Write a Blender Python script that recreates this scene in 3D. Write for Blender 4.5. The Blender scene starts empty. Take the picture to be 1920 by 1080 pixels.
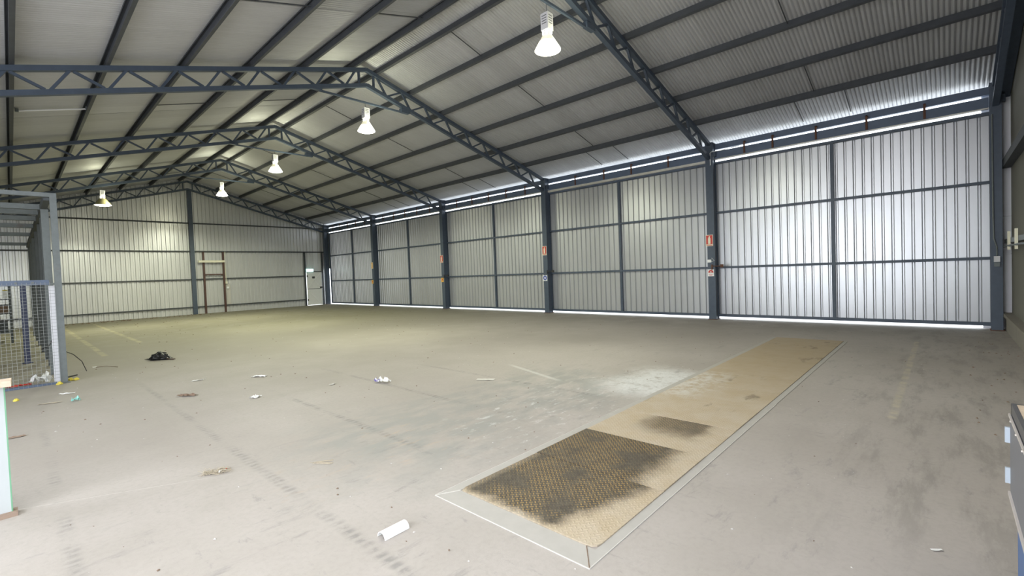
import bpy, math, random
from mathutils import Vector, Matrix, noise as mnoise
R = random.Random(7)
SC = bpy.context.scene
COL = SC.collection

# ------------------------------------------------------------------ camera
YAW, PITCH, ROLL, FPX, CX, CY = 0.80640785, -0.02832199, -0.03809078, 875.4626, 933.4512, 537.1728
CAM = Vector((-14.393, 0.0, 1.62))
cam_d = bpy.data.cameras.new('camera'); cam = bpy.data.objects.new('camera', cam_d); COL.objects.link(cam)
F = Vector((math.sin(YAW)*math.cos(PITCH), math.cos(YAW)*math.cos(PITCH), math.sin(PITCH)))
R0 = Vector((math.cos(YAW), -math.sin(YAW), 0)); U0 = R0.cross(F)
RV = math.cos(ROLL)*R0 + math.sin(ROLL)*U0; UV = -math.sin(ROLL)*R0 + math.cos(ROLL)*U0
M = Matrix((( RV.x, UV.x, -F.x, CAM.x), (RV.y, UV.y, -F.y, CAM.y), (RV.z, UV.z, -F.z, CAM.z), (0, 0, 0, 1)))
cam.matrix_world = M
cam_d.sensor_fit = 'HORIZONTAL'; cam_d.sensor_width = 36; cam_d.lens = FPX/1920*36
cam_d.shift_x = (960-CX)/1920; cam_d.shift_y = (CY-540)/1920
cam_d.clip_start = 0.02; cam_d.clip_end = 300
SC.camera = cam

# ------------------------------------------------------------------ world, added fill lights, exposure
w = bpy.data.worlds.new('sky'); SC.world = w; w.use_nodes = True
bg = w.node_tree.nodes['Background']; bg.inputs[0].default_value = (0.86, 0.93, 1.0, 1); bg.inputs[1].default_value = 2.6
def area(name, loc, rot, sx, sy, power, col):
    d = bpy.data.lights.new(name, 'AREA'); d.shape = 'RECTANGLE'; d.size = sx; d.size_y = sy; d.energy = power; d.color = col
    o = bpy.data.objects.new(name, d); COL.objects.link(o); o.location = loc; o.rotation_euler = rot
    return o
# unseen fill lights added in two assumed doorways (behind and left of the photographer)
area('added_near_fill', (-15.9, -1.25, 2.1), (math.radians(90), 0, 0), 4.2, 4.1, 40, (0.95, 0.97, 1.0))  # takes the place of the camera flash
area('added_side_fill', (-18.4, 4.9, 1.95), (0, math.radians(-90), 0), 3.7, 8.2, 115, (1.0, 0.975, 0.97))
# unseen fill light added under made-up translucent roof sheets above the photographer
area('added_roof_fill', (-13.65, 2.2, 7.26+0.13-0.281*6.13), (0, -math.atan(0.281), 0), 8.5, 4.0, 155, (1.0, 0.975, 0.97))
SC.cycles.max_bounces = 6; SC.cycles.diffuse_bounces = 4; SC.cycles.glossy_bounces = 2; SC.cycles.transmission_bounces = 1; SC.cycles.volume_bounces = 0
SC.cycles.use_light_tree = False; SC.cycles.use_adaptive_sampling = True; SC.cycles.adaptive_threshold = 0.05
SC.cycles.caustics_reflective = False; SC.cycles.caustics_refractive = False
SC.view_settings.view_transform = 'Standard'; SC.view_settings.look = 'None'
SC.view_settings.gamma = 1.0; SC.view_settings.use_curve_mapping = False
SC.view_settings.exposure = 1.0

# ------------------------------------------------------------------ dimensions
YC = [29.626, 23.738, 17.523, 11.303, 5.104, -0.708]     # far inner corner of each column
RX, RZ = -7.52, 7.26                                      # ridge (top of truss chord)
SR, SL = 0.271, 0.281                                     # right / left roof slopes
GY = 29.80                                                # far wall
NY = -1.02                                                # near wall
XL = -18.2                                                # left wall
def chord(x): return RZ - (SR*(x-RX) if x > RX else SL*(RX-x))
def sheet_z(x): return chord(x) + 0.175

# ------------------------------------------------------------------ node helpers
class NT:
    def __init__(s, name):
        s.m = bpy.data.materials.new(name); s.m.use_nodes = True; s.t = s.m.node_tree; s.n = s.t.nodes
        s.b = s.n['Principled BSDF']; s._pos = None
    def new(s, k): return s.n.new(k)
    def link(s, a, b): s.t.links.new(a, b)
    def put(s, sock, v):
        if isinstance(v, (int, float)): sock.default_value = v
        elif isinstance(v, (tuple, list)): sock.default_value = tuple(v) if len(v) == len(sock.default_value) else tuple(v)+(1,)
        else: s.link(v, sock)
    def pos(s):
        if s._pos is None:
            g = s.new('ShaderNodeNewGeometry'); x = s.new('ShaderNodeSeparateXYZ'); s.link(g.outputs['Position'], x.inputs[0])
            s._pos = (g.outputs['Position'], x.outputs[0], x.outputs[1], x.outputs[2])
        return s._pos
    def ma(s, op, a, b=None, c=None, clamp=False):
        q = s.new('ShaderNodeMath'); q.operation = op; q.use_clamp = clamp; s.put(q.inputs[0], a)
        if b is not None: s.put(q.inputs[1], b)
        if c is not None: s.put(q.inputs[2], c)
        return q.outputs[0]
    def noise(s, scale, detail=4, vec=None, rough=0.55, dist=0.0):
        q = s.new('ShaderNodeTexNoise'); q.inputs['Scale'].default_value = scale; q.inputs['Detail'].default_value = detail
        q.inputs['Roughness'].default_value = rough; q.inputs['Distortion'].default_value = dist
        s.link(vec if vec is not None else s.pos()[0], q.inputs['Vector']); return q.outputs[0]
    def scaled(s, sx, sy, sz, rz=0.0):
        q = s.new('ShaderNodeMapping'); q.inputs['Scale'].default_value = (sx, sy, sz); q.inputs['Rotation'].default_value = (0, 0, rz)
        s.link(s.pos()[0], q.inputs['Vector']); return q.outputs[0]
    def st(s, v, lo, hi, a=0.0, b=1.0):
        q = s.new('ShaderNodeMapRange'); q.interpolation_type = 'SMOOTHSTEP'
        s.put(q.inputs['Value'], v); q.inputs['From Min'].default_value = lo; q.inputs['From Max'].default_value = hi
        q.inputs['To Min'].default_value = a; q.inputs['To Max'].default_value = b; return q.outputs[0]
    def mix(s, f, a, b):
        q = s.new('ShaderNodeMix'); q.data_type = 'RGBA'; s.put(q.inputs['Factor'], f)
        s.put(q.inputs['A'] if False else q.inputs[6], a); s.put(q.inputs[7], b); return q.outputs[2]
    def box(s, x0, x1, y0, y1, soft, wob=None):
        _, x, y, _z = s.pos()
        if wob is not None: x = s.ma('ADD', x, wob); y = s.ma('ADD', y, wob)
        a = s.ma('MULTIPLY', s.st(x, x0-soft, x0+soft), s.st(x, x1-soft, x1+soft, 1, 0))
        b = s.ma('MULTIPLY', s.st(y, y0-soft, y0+soft), s.st(y, y1-soft, y1+soft, 1, 0))
        return s.ma('MULTIPLY', a, b)
    def bump(s, h, strength, dist=0.01):
        q = s.new('ShaderNodeBump'); q.inputs['Strength'].default_value = strength; q.inputs['Distance'].default_value = dist
        s.link(h, q.inputs['Height']); s.link(q.outputs[0], s.b.inputs['Normal'])
    def fin(s, col, rough=0.6, metal=0.0):
        s.put(s.b.inputs['Base Color'], col); s.put(s.b.inputs['Roughness'], rough); s.put(s.b.inputs['Metallic'], metal); return s.m

def paint(name, c, rough=0.55, metal=0.0, var=0.18, scale=6, dirt=None, dscale=2.5):
    t = NT(name); n = t.noise(scale, 5)
    a = tuple(min(1, q*(1-var)) for q in c); b = tuple(min(1, q*(1+var)) for q in c)
    col = t.mix(n, a, b)
    if dirt:
        col = t.mix(t.st(t.noise(dscale, 6, rough=0.7), 0.55, 0.78), col, dirt)
    return t.fin(col, rough, metal)

def sheet_mat(name, c, rough, metal, streak=0.10, objvar=0.08, along='z'):
    t = NT(name)
    v = t.scaled(9, 9, 0.5) if along == 'z' else t.scaled(0.5, 9, 0.5)
    n = t.noise(1.0, 4, v); n2 = t.noise(0.9, 5)
    oi = t.new('ShaderNodeObjectInfo')
    k = t.ma('ADD', t.ma('MULTIPLY', t.ma('SUBTRACT', n, 0.5), streak*2), t.ma('MULTIPLY', t.ma('SUBTRACT', n2, 0.5), streak*1.6))
    k = t.ma('ADD', k, t.ma('MULTIPLY', t.ma('SUBTRACT', oi.outputs['Random'], 0.5), objvar*2))
    f = t.ma('ADD', 0.5, k, clamp=True)
    col = t.mix(f, tuple(q*0.55 for q in c), tuple(min(1, q*1.45) for q in c))
    return t.fin(col, rough, metal)

def emit(name, c, strength):
    t = NT(name); t.put(t.b.inputs['Base Color'], (0.8, 0.8, 0.8)); t.put(t.b.inputs['Emission Color'], c); t.b.inputs['Emission Strength'].default_value = strength; t.m.cycles.emission_sampling = 'NONE'
    return t.m

def floor_material():
    t = NT('dusty_concrete'); P, x, y, z = t.pos()
    big = t.noise(0.35, 5); mid = t.noise(1.7, 6, rough=0.65); fine = t.noise(24, 5, rough=0.7); grit = t.noise(130, 3, rough=0.8)
    dust = t.mix(t.st(big, 0.35, 0.65), (0.365, 0.332, 0.305), (0.432, 0.396, 0.372))
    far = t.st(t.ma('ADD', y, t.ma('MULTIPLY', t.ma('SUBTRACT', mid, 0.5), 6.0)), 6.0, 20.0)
    dust = t.mix(far, dust, (0.24, 0.222, 0.150))  # browner dirt far off, with olive lamp tint and dimness painted in
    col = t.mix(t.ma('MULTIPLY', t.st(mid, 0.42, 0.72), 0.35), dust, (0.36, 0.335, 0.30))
    # swept grey concrete beside the pit cover
    wob = t.ma('MULTIPLY', t.ma('SUBTRACT', t.noise(1.1, 6, rough=0.65), 0.5), 2.4)
    g1 = t.box(-12.5, -8.0, 3.05, 4.9, 0.55, wob)
    g2 = t.ma('MULTIPLY', g1, t.st(t.noise(2.2, 6, t.scaled(1, 2.2, 1, 0.5)), 0.36, 0.62))
    col = t.mix(t.ma('MULTIPLY', g2, 0.75), col, (0.285, 0.29, 0.275))
    # rust tinted smears
    rs = t.ma('MULTIPLY', t.box(-12.9, -11.0, 3.4, 4.5, 0.5, wob), t.st(t.noise(4.0, 5, t.scaled(1, 3, 1, 0.4)), 0.56, 0.72))
    col = t.mix(t.ma('MULTIPLY', rs, 0.5), col, (0.50, 0.36, 0.25))
    # spilt white powder
    wp = t.ma('MULTIPLY', t.box(-8.9, -7.3, 2.35, 3.5, 0.35, t.ma('MULTIPLY', wob, 0.35)), t.st(t.noise(5.5, 7, rough=0.75), 0.30, 0.52))
    wp2 = t.ma('MULTIPLY', t.box(-11.2, -8.1, 2.75, 4.1, 0.35, t.ma('MULTIPLY', wob, 0.5)), t.st(t.noise(4.5, 7, t.scaled(1.0, 2.6, 1, 0.9), rough=0.72), 0.54, 0.70))
    col = t.mix(t.ma('MULTIPLY', t.ma('MAXIMUM', wp, t.ma('MULTIPLY', wp2, 0.8)), 0.85), col, (0.68, 0.685, 0.69))
    # tyre and scrape marks
    sc1 = t.st(t.noise(1.5, 7, t.scaled(1.0, 3.4, 1, 0.55), rough=0.78), 0.55, 0.70)
    sc2 = t.st(t.noise(2.6, 6, t.scaled(3.5, 1.0, 1, 0.2), rough=0.78), 0.58, 0.72)
    near = t.st(y, 7.0, 2.0)
    near = t.st(y, 2.5, 8.0, 1, 0)
    scr = t.ma('MULTIPLY', t.ma('MAXIMUM', sc1, sc2), near)
    col = t.mix(t.ma('MULTIPLY', scr, 0.55), col, (0.20, 0.195, 0.19))
    rt = t.ma('MULTIPLY', t.st(y, 0.2, 1.3, 1, 0), t.st(t.noise(2.0, 7, t.scaled(0.55, 2.4, 1, 0.12), rough=0.72), 0.46, 0.66))
    rt = t.ma('MULTIPLY', rt, t.st(x, -12.0, -10.0))
    col = t.mix(t.ma('MULTIPLY', rt, 0.45), col, (0.17, 0.16, 0.145))
    dk = t.ma('MULTIPLY', t.st(x, -2.8, -0.3), t.st(t.noise(1.3, 5), 0.3, 0.6))
    col = t.mix(t.ma('MULTIPLY', dk, 0.45), col, (0.20, 0.18, 0.15))
    # rows of drip marks below the roof purlins
    dr = None
    wig = t.ma('MULTIPLY', t.ma('SUBTRACT', t.noise(3.0, 3), 0.5), 0.05)
    for xi, lo, hi in ((-14.21, 2.2, 8.6), (-12.965, 0.9, 10.5), (-11.78, 3.6, 8.6), (-10.52, 3.6, 9.0), (-9.25, 3.2, 8.0)):
        d = t.ma('ABSOLUTE', t.ma('SUBTRACT', t.ma('ADD', x, wig), xi))
        q = t.ma('MULTIPLY', t.st(d, 0.008, 0.065, 1, 0), t.ma('MULTIPLY', t.st(y, lo-0.3, lo+0.4), t.st(y, hi-2.2, hi, 1, 0)))
        dr = q if dr is None else t.ma('ADD', dr, q)
    tick = t.st(t.ma('ABSOLUTE', t.ma('SUBTRACT', t.ma('FRACT', t.ma('MULTIPLY', t.ma('ADD', y, t.ma('MULTIPLY', wig, 0.6)), 13.16)), 0.5)), 0.16, 0.42, 1.0, 0.25)
    gate = t.st(t.noise(1.3, 3), 0.34, 0.58)
    dr = t.ma('MULTIPLY', t.ma('MULTIPLY', dr, tick), t.ma('MULTIPLY', gate, t.st(t.noise(9, 4, rough=0.7), 0.36, 0.60, 0.15, 1.0)))
    col = t.mix(t.ma('MULTIPLY', dr, 0.55), col, (0.13, 0.135, 0.13))
    # worn painted lines
    ln = t.ma('MULTIPLY', t.box(-8.3, -2.4, 0.365, 0.435, 0.015), t.st(t.noise(5, 5), 0.35, 0.6))
    col = t.mix(t.ma('MULTIPLY', ln, 0.55), col, (0.56, 0.51, 0.38))
    l2 = t.ma('MAXIMUM', t.box(-12.96, -12.84, 14.5, 28.5, 0.03), t.box(-11.90, -11.78, 17.0, 28.5, 0.03))
    col = t.mix(t.ma('MULTIPLY', t.ma('MULTIPLY', l2, t.st(t.noise(2.0, 4), 0.35, 0.6)), 0.6), col, (0.50, 0.44, 0.26))
    dl = t.ma('SUBTRACT', t.ma('ADD', x, t.ma('MULTIPLY', y, 0.33)), -7.08+0.50)
    # hairline joint and scratch
    hj = t.ma('MULTIPLY', t.st(t.ma('ABSOLUTE', t.ma('SUBTRACT', t.ma('ADD', y, t.ma('MULTIPLY', x, 0.47)), -1.79)), 0.001, 0.005, 1, 0), t.ma('MULTIPLY', t.st(x, -14.7, -14.4), t.st(x, -13.6, -13.0, 1, 0)))
    col = t.mix(t.ma('MULTIPLY', hj, 0.7), col, (0.62, 0.60, 0.57))
    ws = t.ma('MULTIPLY', t.st(t.ma('ABSOLUTE', t.ma('ADD', t.ma('SUBTRACT', x, -8.387), t.ma('MULTIPLY', t.ma('SUBTRACT', y, 5.488), -0.343))), 0.02, 0.06, 1, 0), t.ma('MULTIPLY', t.st(y, 4.0, 4.4), t.st(y, 5.3, 5.7, 1, 0)))
    col = t.mix(t.ma('MULTIPLY', ws, 0.6), col, (0.60, 0.60, 0.58))
    # fine mottling
    col = t.mix(t.ma('MULTIPLY', t.st(fine, 0.40, 0.72), 0.30), col, (0.30, 0.28, 0.25))
    col = t.mix(t.ma('MULTIPLY', t.st(grit, 0.60, 0.78), 0.22), col, (0.22, 0.20, 0.18))
    t.bump(t.ma('ADD', fine, t.ma('MULTIPLY', grit, 0.5)), 0.18, 0.006)
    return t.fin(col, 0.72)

def plate_material():
    t = NT('yellow_tread_plate'); P, x, y, z = t.pos()
    p = 0.031; c = math.sqrt(0.5)/p
    a = t.ma('ADD', t.ma('MULTIPLY', x, c), t.ma('MULTIPLY', y, c)); b = t.ma('SUBTRACT', t.ma('MULTIPLY', x, c), t.ma('MULTIPLY', y, c))
    fa = t.ma('ABSOLUTE', t.ma('SUBTRACT', t.ma('FRACT', a), 0.5)); fb = t.ma('ABSOLUTE', t.ma('SUBTRACT', t.ma('FRACT', b), 0.5))
    par = t.ma('FRACT', t.ma('MULTIPLY', t.ma('ADD', t.ma('FLOOR', a), t.ma('FLOOR', b)), 0.5)); par = t.ma('GREATER_THAN', par, 0.25)
    def bar(u, v): return t.ma('MULTIPLY', t.st(u, 0.36, 0.50, 1, 0), t.st(v, 0.09, 0.20, 1, 0))
    m1 = t.ma('MULTIPLY', bar(fa, fb), par); m2 = t.ma('MULTIPLY', bar(fb, fa), t.ma('SUBTRACT', 1.0, par))
    tread = t.ma('MAXIMUM', m1, m2)
    n = t.noise(3.0, 6, rough=0.65); n2 = t.noise(14, 5, rough=0.7)
    wob = t.ma('MULTIPLY', t.ma('SUBTRACT', t.noise(5, 6, rough=0.65), 0.5), 0.26)
    yw = t.ma('ADD', y, wob); xw = t.ma('ADD', x, wob)
    # oil soaked dirt, cut off at the plate seams
    A = t.ma('MULTIPLY', t.ma('MULTIPLY', t.st(xw, -12.16, -12.02), t.ma('LESS_THAN', x, -11.22)), t.st(t.ma('SUBTRACT', yw, t.ma('MULTIPLY', t.ma('ADD', x, 11.9), -0.28)), 1.66, 1.84))
    A = t.ma('MULTIPLY', A, t.st(y, 2.56, 2.62, 1, 0.75))
    B = t.ma('MULTIPLY', t.ma('MULTIPLY', t.ma('GREATER_THAN', x, -11.22), t.ma('LESS_THAN', x, -10.42)), t.st(yw, 1.54, 1.80))
    Cc = t.ma('MULTIPLY', t.ma('MULTIPLY', t.st(xw, -10.25, -9.86), t.ma('LESS_THAN', x, -9.60)), t.ma('MULTIPLY', t.st(yw, 1.60, 1.76), t.st(yw, 2.14, 2.40, 1, 0)))
    sp = t.ma('MULTIPLY', t.st(t.noise(1.6, 5, t.scaled(1, 2.4, 1)), 0.60, 0.70), t.st(x, -9.3, -8.9))
    st_ = t.ma('MAXIMUM', t.ma('MAXIMUM', A, B), t.ma('MAXIMUM', t.ma('MULTIPLY', Cc, 0.85), t.ma('MULTIPLY', sp, 0.55)))
    dusty = t.mix(t.st(n, 0.3, 0.7), (0.43, 0.345, 0.235), (0.49, 0.42, 0.33))
    dusty = t.mix(t.ma('MULTIPLY', tread, 0.35), dusty, (0.60, 0.51, 0.38))
    dusty = t.mix(t.ma('MULTIPLY', t.st(n2, 0.55, 0.75), 0.25), dusty, (0.34, 0.27, 0.19))
    farp = t.st(x, -9.5, -5.0)
    dusty = t.mix(t.ma('MULTIPLY', farp, 0.6), dusty, (0.36, 0.275, 0.165))
    dirt = t.mix(t.st(n2, 0.35, 0.7), (0.055, 0.045, 0.035), (0.10, 0.083, 0.062))
    dirt = t.mix(t.ma('MULTIPLY', tread, t.st(n, 0.36, 0.56, 0.08, 0.75)), dirt, (0.42, 0.27, 0.085))
    col = t.mix(st_, dusty, dirt)
    pw = t.ma('MULTIPLY', t.box(-8.7, -7.2, 2.25, 2.75, 0.25, wob), t.st(t.noise(6, 6, rough=0.75), 0.40, 0.6))
    col = t.mix(t.ma('MULTIPLY', pw, 0.7), col, (0.64, 0.63, 0.61))
    t.bump(tread, 0.5, 0.004)
    return t.fin(col, 0.62)

MAT = {
 'blue': paint('blue_grey_steel_paint', (0.064, 0.086, 0.126), 0.5, 0.0, 0.22, 9),
 'bluerail': paint('blue_rail_paint', (0.10, 0.135, 0.21), 0.5, 0, 0.15, 9),
 'navy': paint('navy_post_paint', (0.035, 0.045, 0.10), 0.5, 0, 0.2, 9),
 'purlin': paint('weathered_purlin_zinc', (0.062, 0.068, 0.080), 0.6, 0.0, 0.30, 7),
 'girt': paint('dark_girt_zinc', (0.055, 0.062, 0.070), 0.6, 0.0, 0.25, 7),
 'roof': sheet_mat('corrugated_roof_zinc', (0.54, 0.55, 0.575), 0.45, 0.35, 0.10, 0.06, 'x'),
 'wall': sheet_mat('ribbed_wall_zinc', (0.84, 0.85, 0.87), 0.30, 0.45, 0.08, 0.04),
 'door': sheet_mat('ribbed_door_zinc', (0.56, 0.575, 0.61), 0.32, 0.55, 0.08, 0.04),
 'galv': paint('galvanised_steel', (0.155, 0.175, 0.18), 0.5, 0.25, 0.25, 14, (0.14, 0.10, 0.08), 1.6),
 'galvdark': paint('dull_galvanised_steel', (0.075, 0.085, 0.09), 0.6, 0.1, 0.25, 12),
 'wire': paint('mesh_wire_zinc', (0.30, 0.315, 0.31), 0.45, 0.3, 0.1, 20),
 'brown': paint('brown_primer_steel', (0.085, 0.040, 0.032), 0.6, 0, 0.25, 10),
 'rust': paint('rusty_bracket', (0.12, 0.055, 0.035), 0.8, 0, 0.3, 25),
 'track': paint('zinc_door_track', (0.62, 0.60, 0.57), 0.4, 0.3, 0.15, 6, (0.35, 0.26, 0.18), 1.5),
 'white': paint('white_paint', (0.86, 0.87, 0.88), 0.5, 0, 0.05, 8),
 'whitewall': paint('white_block_paint', (0.82, 0.82, 0.86), 0.6, 0, 0.06, 3),
 'nearwall': paint('grey_lining_board', (0.20, 0.195, 0.17), 0.7, 0, 0.12, 1.2),
 'plastic': paint('white_plastic', (0.85, 0.85, 0.84), 0.35, 0, 0.03, 5),
 'paper': paint('scrap_paper', (0.78, 0.78, 0.77), 0.7, 0, 0.06, 9),
 'papergrey': paint('dirty_paper', (0.56, 0.54, 0.51), 0.8, 0, 0.12, 20),
 'teal': paint('teal_wrapper', (0.28, 0.60, 0.55), 0.5, 0, 0.2, 30),
 'purple': paint('purple_print', (0.22, 0.18, 0.50), 0.5, 0, 0.1, 30),
 'yellow': paint('yellow_foam', (0.72, 0.60, 0.10), 0.8, 0, 0.15, 30),
 'red': paint('red_paint', (0.55, 0.045, 0.035), 0.5, 0, 0.08, 20),
 'signblue': paint('sign_blue', (0.05, 0.09, 0.40), 0.5, 0, 0.08, 20),
 'amber': paint('amber_sticker', (0.75, 0.42, 0.08), 0.5, 0, 0.1, 20),
 'cream': paint('cream_print', (0.80, 0.77, 0.62), 0.5, 0, 0.04, 20),
 'black': paint('black_plastic_bag', (0.014, 0.014, 0.015), 0.35, 0, 0.4, 30),
 'blackmetal': paint('black_steel', (0.02, 0.02, 0.022), 0.5, 0, 0.2, 20),
 'straw': paint('dry_straw', (0.46, 0.40, 0.31), 0.9, 0, 0.3, 60),
 'twig': paint('dead_leaf_brown', (0.20, 0.14, 0.10), 0.9, 0, 0.3, 40),
 'timber': paint('raw_timber', (0.60, 0.49, 0.38), 0.7, 0, 0.15, 14, (0.42, 0.32, 0.22), 6),
 'timberdark': paint('old_brown_timber', (0.30, 0.22, 0.17), 0.8, 0, 0.2, 14),
 'melamine': paint('white_laminate', (0.46, 0.49, 0.50), 0.4, 0, 0.06, 4),
 'greenedge': paint('green_edge_strip', (0.16, 0.36, 0.22), 0.5, 0, 0.1, 10),
 'benchpanel': paint('grey_laminate_panel', (0.16, 0.165, 0.19), 0.45, 0, 0.10, 10),
 'benchdark': paint('dark_edge_angle', (0.11, 0.11, 0.12), 0.5, 0.2, 0.15, 15),
 'benchblue': paint('bright_blue_cabinet_paint', (0.075, 0.145, 0.33), 0.5, 0, 0.08, 8),
 'hinge': paint('pale_zinc_hinge', (0.58, 0.66, 0.76), 0.4, 0.3, 0.08, 20),
 'edgezinc': paint('bright_edge_trim', (0.62, 0.58, 0.56), 0.4, 0.3, 0.1, 10),
 'lamphouse': paint('pale_lamp_housing', (0.62, 0.62, 0.66), 0.5, 0, 0.05, 20),
 'slot': paint('dark_slot', (0.10, 0.10, 0.11), 0.6, 0, 0.1, 20),
 'shade': paint('brass_tinted_shade', (0.42, 0.38, 0.20), 0.35, 0.4, 0.1, 10),
 'frame': paint('concrete_pit_kerb', (0.42, 0.402, 0.375), 0.75, 0, 0.10, 10),
 'kerbline': paint('pale_kerb_edge', (0.56, 0.54, 0.51), 0.6, 0, 0.12, 30),
 'added_skylight': paint('added_roof_light_sheet', (0.80, 0.82, 0.82), 0.6, 0, 0.04, 5),
 'concrete': paint('grey_concrete_ledge', (0.26, 0.24, 0.21), 0.85, 0, 0.15, 6),
 'outside': paint('pale_yard_concrete', (0.62, 0.61, 0.58), 0.9, 0, 0.08, 1),
 'lens': emit('lamp_lens_glow', (1.0, 0.97, 0.80), 9.0),
 'glowshade': emit('prismatic_shade_glow', (1.0, 0.95, 0.66), 3.5),
 'shadeneck': emit('prismatic_neck_glow', (0.62, 0.58, 0.34), 0.42),
 'vent': emit('lamp_vent_glow', (1.0, 0.95, 0.70), 5.0),
 'exit': emit('lit_exit_panel', (0.92, 1.0, 0.98), 1.4),
 'exitedge': emit('teal_exit_edge', (0.25, 0.80, 0.72), 0.45),
 'floor': floor_material(),
 'plate': plate_material(),
}

# ------------------------------------------------------------------ mesh helpers
class MB:
    def __init__(s): s.v = []; s.f = []
    def add(s, v, f):
        o = len(s.v); s.v += [tuple(p) for p in v]; s.f += [tuple(i+o for i in q) for q in f]; return s
    def box(s, x0, x1, y0, y1, z0, z1):
        return s.add([(x0,y0,z0),(x1,y0,z0),(x1,y1,z0),(x0,y1,z0),(x0,y0,z1),(x1,y0,z1),(x1,y1,z1),(x0,y1,z1)],
                     [(0,3,2,1),(4,5,6,7),(0,1,5,4),(1,2,6,5),(2,3,7,6),(3,0,4,7)])
    def bar(s, p, q, w, h, up=(0,0,1)):          # w across, h along 'up'
        p = Vector(p); q = Vector(q); d = (q-p).normalized(); a = d.cross(Vector(up))
        if a.length < 1e-5: a = d.cross(Vector((1,0,0)))
        a.normalize(); b = a.cross(d).normalized(); a *= w/2; b *= h/2
        return s.add([p-a-b, p+a-b, p+a+b, p-a+b, q-a-b, q+a-b, q+a+b, q-a+b],
                     [(0,1,2,3),(7,6,5,4),(0,4,5,1),(1,5,6,2),(2,6,7,3),(3,7,4,0)])
    def tube(s, pts, r, n=8, cap=True):
        pts = [Vector(p) for p in pts]; rings = []
        for i, p in enumerate(pts):
            d = (pts[min(i+1, len(pts)-1)] - pts[max(i-1, 0)]).normalized()
            a = d.cross(Vector((0,0,1)))
            if a.length < 1e-4: a = d.cross(Vector((1,0,0)))
            a.normalize(); b = d.cross(a)
            rings.append([p + a*r*math.cos(2*math.pi*k/n) + b*r*math.sin(2*math.pi*k/n) for k in range(n)])
        v = [q for rg in rings for q in rg]; f = []
        for i in range(len(pts)-1):
            for k in range(n):
                f.append((i*n+k, i*n+(k+1)%n, (i+1)*n+(k+1)%n, (i+1)*n+k))
        if cap: f += [tuple(range(n))[::-1], tuple((len(pts)-1)*n+k for k in range(n))]
        return s.add(v, f)
    def lathe(s, c, prof, n=24, cap0=False, cap1=False):
        v = []; f = []
        for r, z in prof:
            for k in range(n): v.append((c[0]+r*math.cos(2*math.pi*k/n), c[1]+r*math.sin(2*math.pi*k/n), c[2]+z))
        for i in range(len(prof)-1):
            for k in range(n): f.append((i*n+k, i*n+(k+1)%n, (i+1)*n+(k+1)%n, (i+1)*n+k))
        if cap0: f.append(tuple(range(n))[::-1])
        if cap1: f.append(tuple((len(prof)-1)*n+k for k in range(n)))
        return s.add(v, f)
    def extrude(s, prof, axis_p, axis_q, ex, ez, close=True):   # profile in (ex, ez) swept from p to q
        p = Vector(axis_p); q = Vector(axis_q); ex = Vector(ex); ez = Vector(ez); n = len(prof)
        v = [p+ex*a+ez*b for a, b in prof] + [q+ex*a+ez*b for a, b in prof]
        f = [(i, (i+1) % n, n+(i+1) % n, n+i) for i in range(n if close else n-1)]
        if close: f += [tuple(range(n))[::-1], tuple(range(n, 2*n))]
        return s.add(v, f)

ORG = {}
def mesh_of(name, mb, mat, org, smooth):
    me = bpy.data.meshes.new(name)
    me.from_pydata([(a-org[0], b-org[1], c-org[2]) for a, b, c in mb.v], [], mb.f)
    me.materials.append(MAT[mat] if isinstance(mat, str) else mat)
    if smooth:
        for p in me.polygons: p.use_smooth = True
    me.validate(); me.update(); return me
def obj(name, mb, mat, parent=None, smooth=False):
    if parent is not None: org = ORG[parent.name]
    else:
        xs = [p[0] for p in mb.v]; ys = [p[1] for p in mb.v]; zs = [p[2] for p in mb.v]
        org = ((min(xs)+max(xs))/2, (min(ys)+max(ys))/2, min(zs))
    o = bpy.data.objects.new(name, mesh_of(name, mb, mat, org, smooth)); COL.objects.link(o)
    if parent is not None: o.parent = parent
    else: o.location = org
    ORG[o.name] = org
    return o
def inst(name, me, parent, offset):               # part sharing mesh data, placed at an offset inside its thing
    o = bpy.data.objects.new(name, me); COL.objects.link(o); o.parent = parent; o.location = offset; ORG[o.name] = ORG[parent.name]; return o
def thing(name, label, cat, loc, group=None):
    o = bpy.data.objects.new(name, None); COL.objects.link(o); o.location = loc; o.empty_display_size = 0.2
    ORG[o.name] = tuple(loc); o['label'] = label; o['category'] = cat
    if group: o['group'] = group
    return o
def tag(o, label, cat, group=None):
    o['label'] = label; o['category'] = cat
    if group: o['group'] = group
    return o
def struct(o, label=None, cat=None):
    o['kind'] = 'structure'
    if label: o['label'] = label
    if cat: o['category'] = cat
    return o
def sroot(name, loc, label, cat):
    o = thing(name, label, cat, loc); o['kind'] = 'structure'; return o
def B(*a): return MB().box(*a)

# ------------------------------------------------------------------ ground, floor
struct(obj('ground', B(-45, 40, -40, 70, -0.12, -0.05), 'outside'), 'pale concrete yard glaring under the sliding doors', 'ground')
fl = MB().box(XL-0.1, 0.55, NY-0.6, GY+0.12, -0.10, 0.0)
struct(obj('floor', fl, 'floor'), 'dusty beige concrete warehouse floor with drip marks and scrapes', 'floor')

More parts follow.
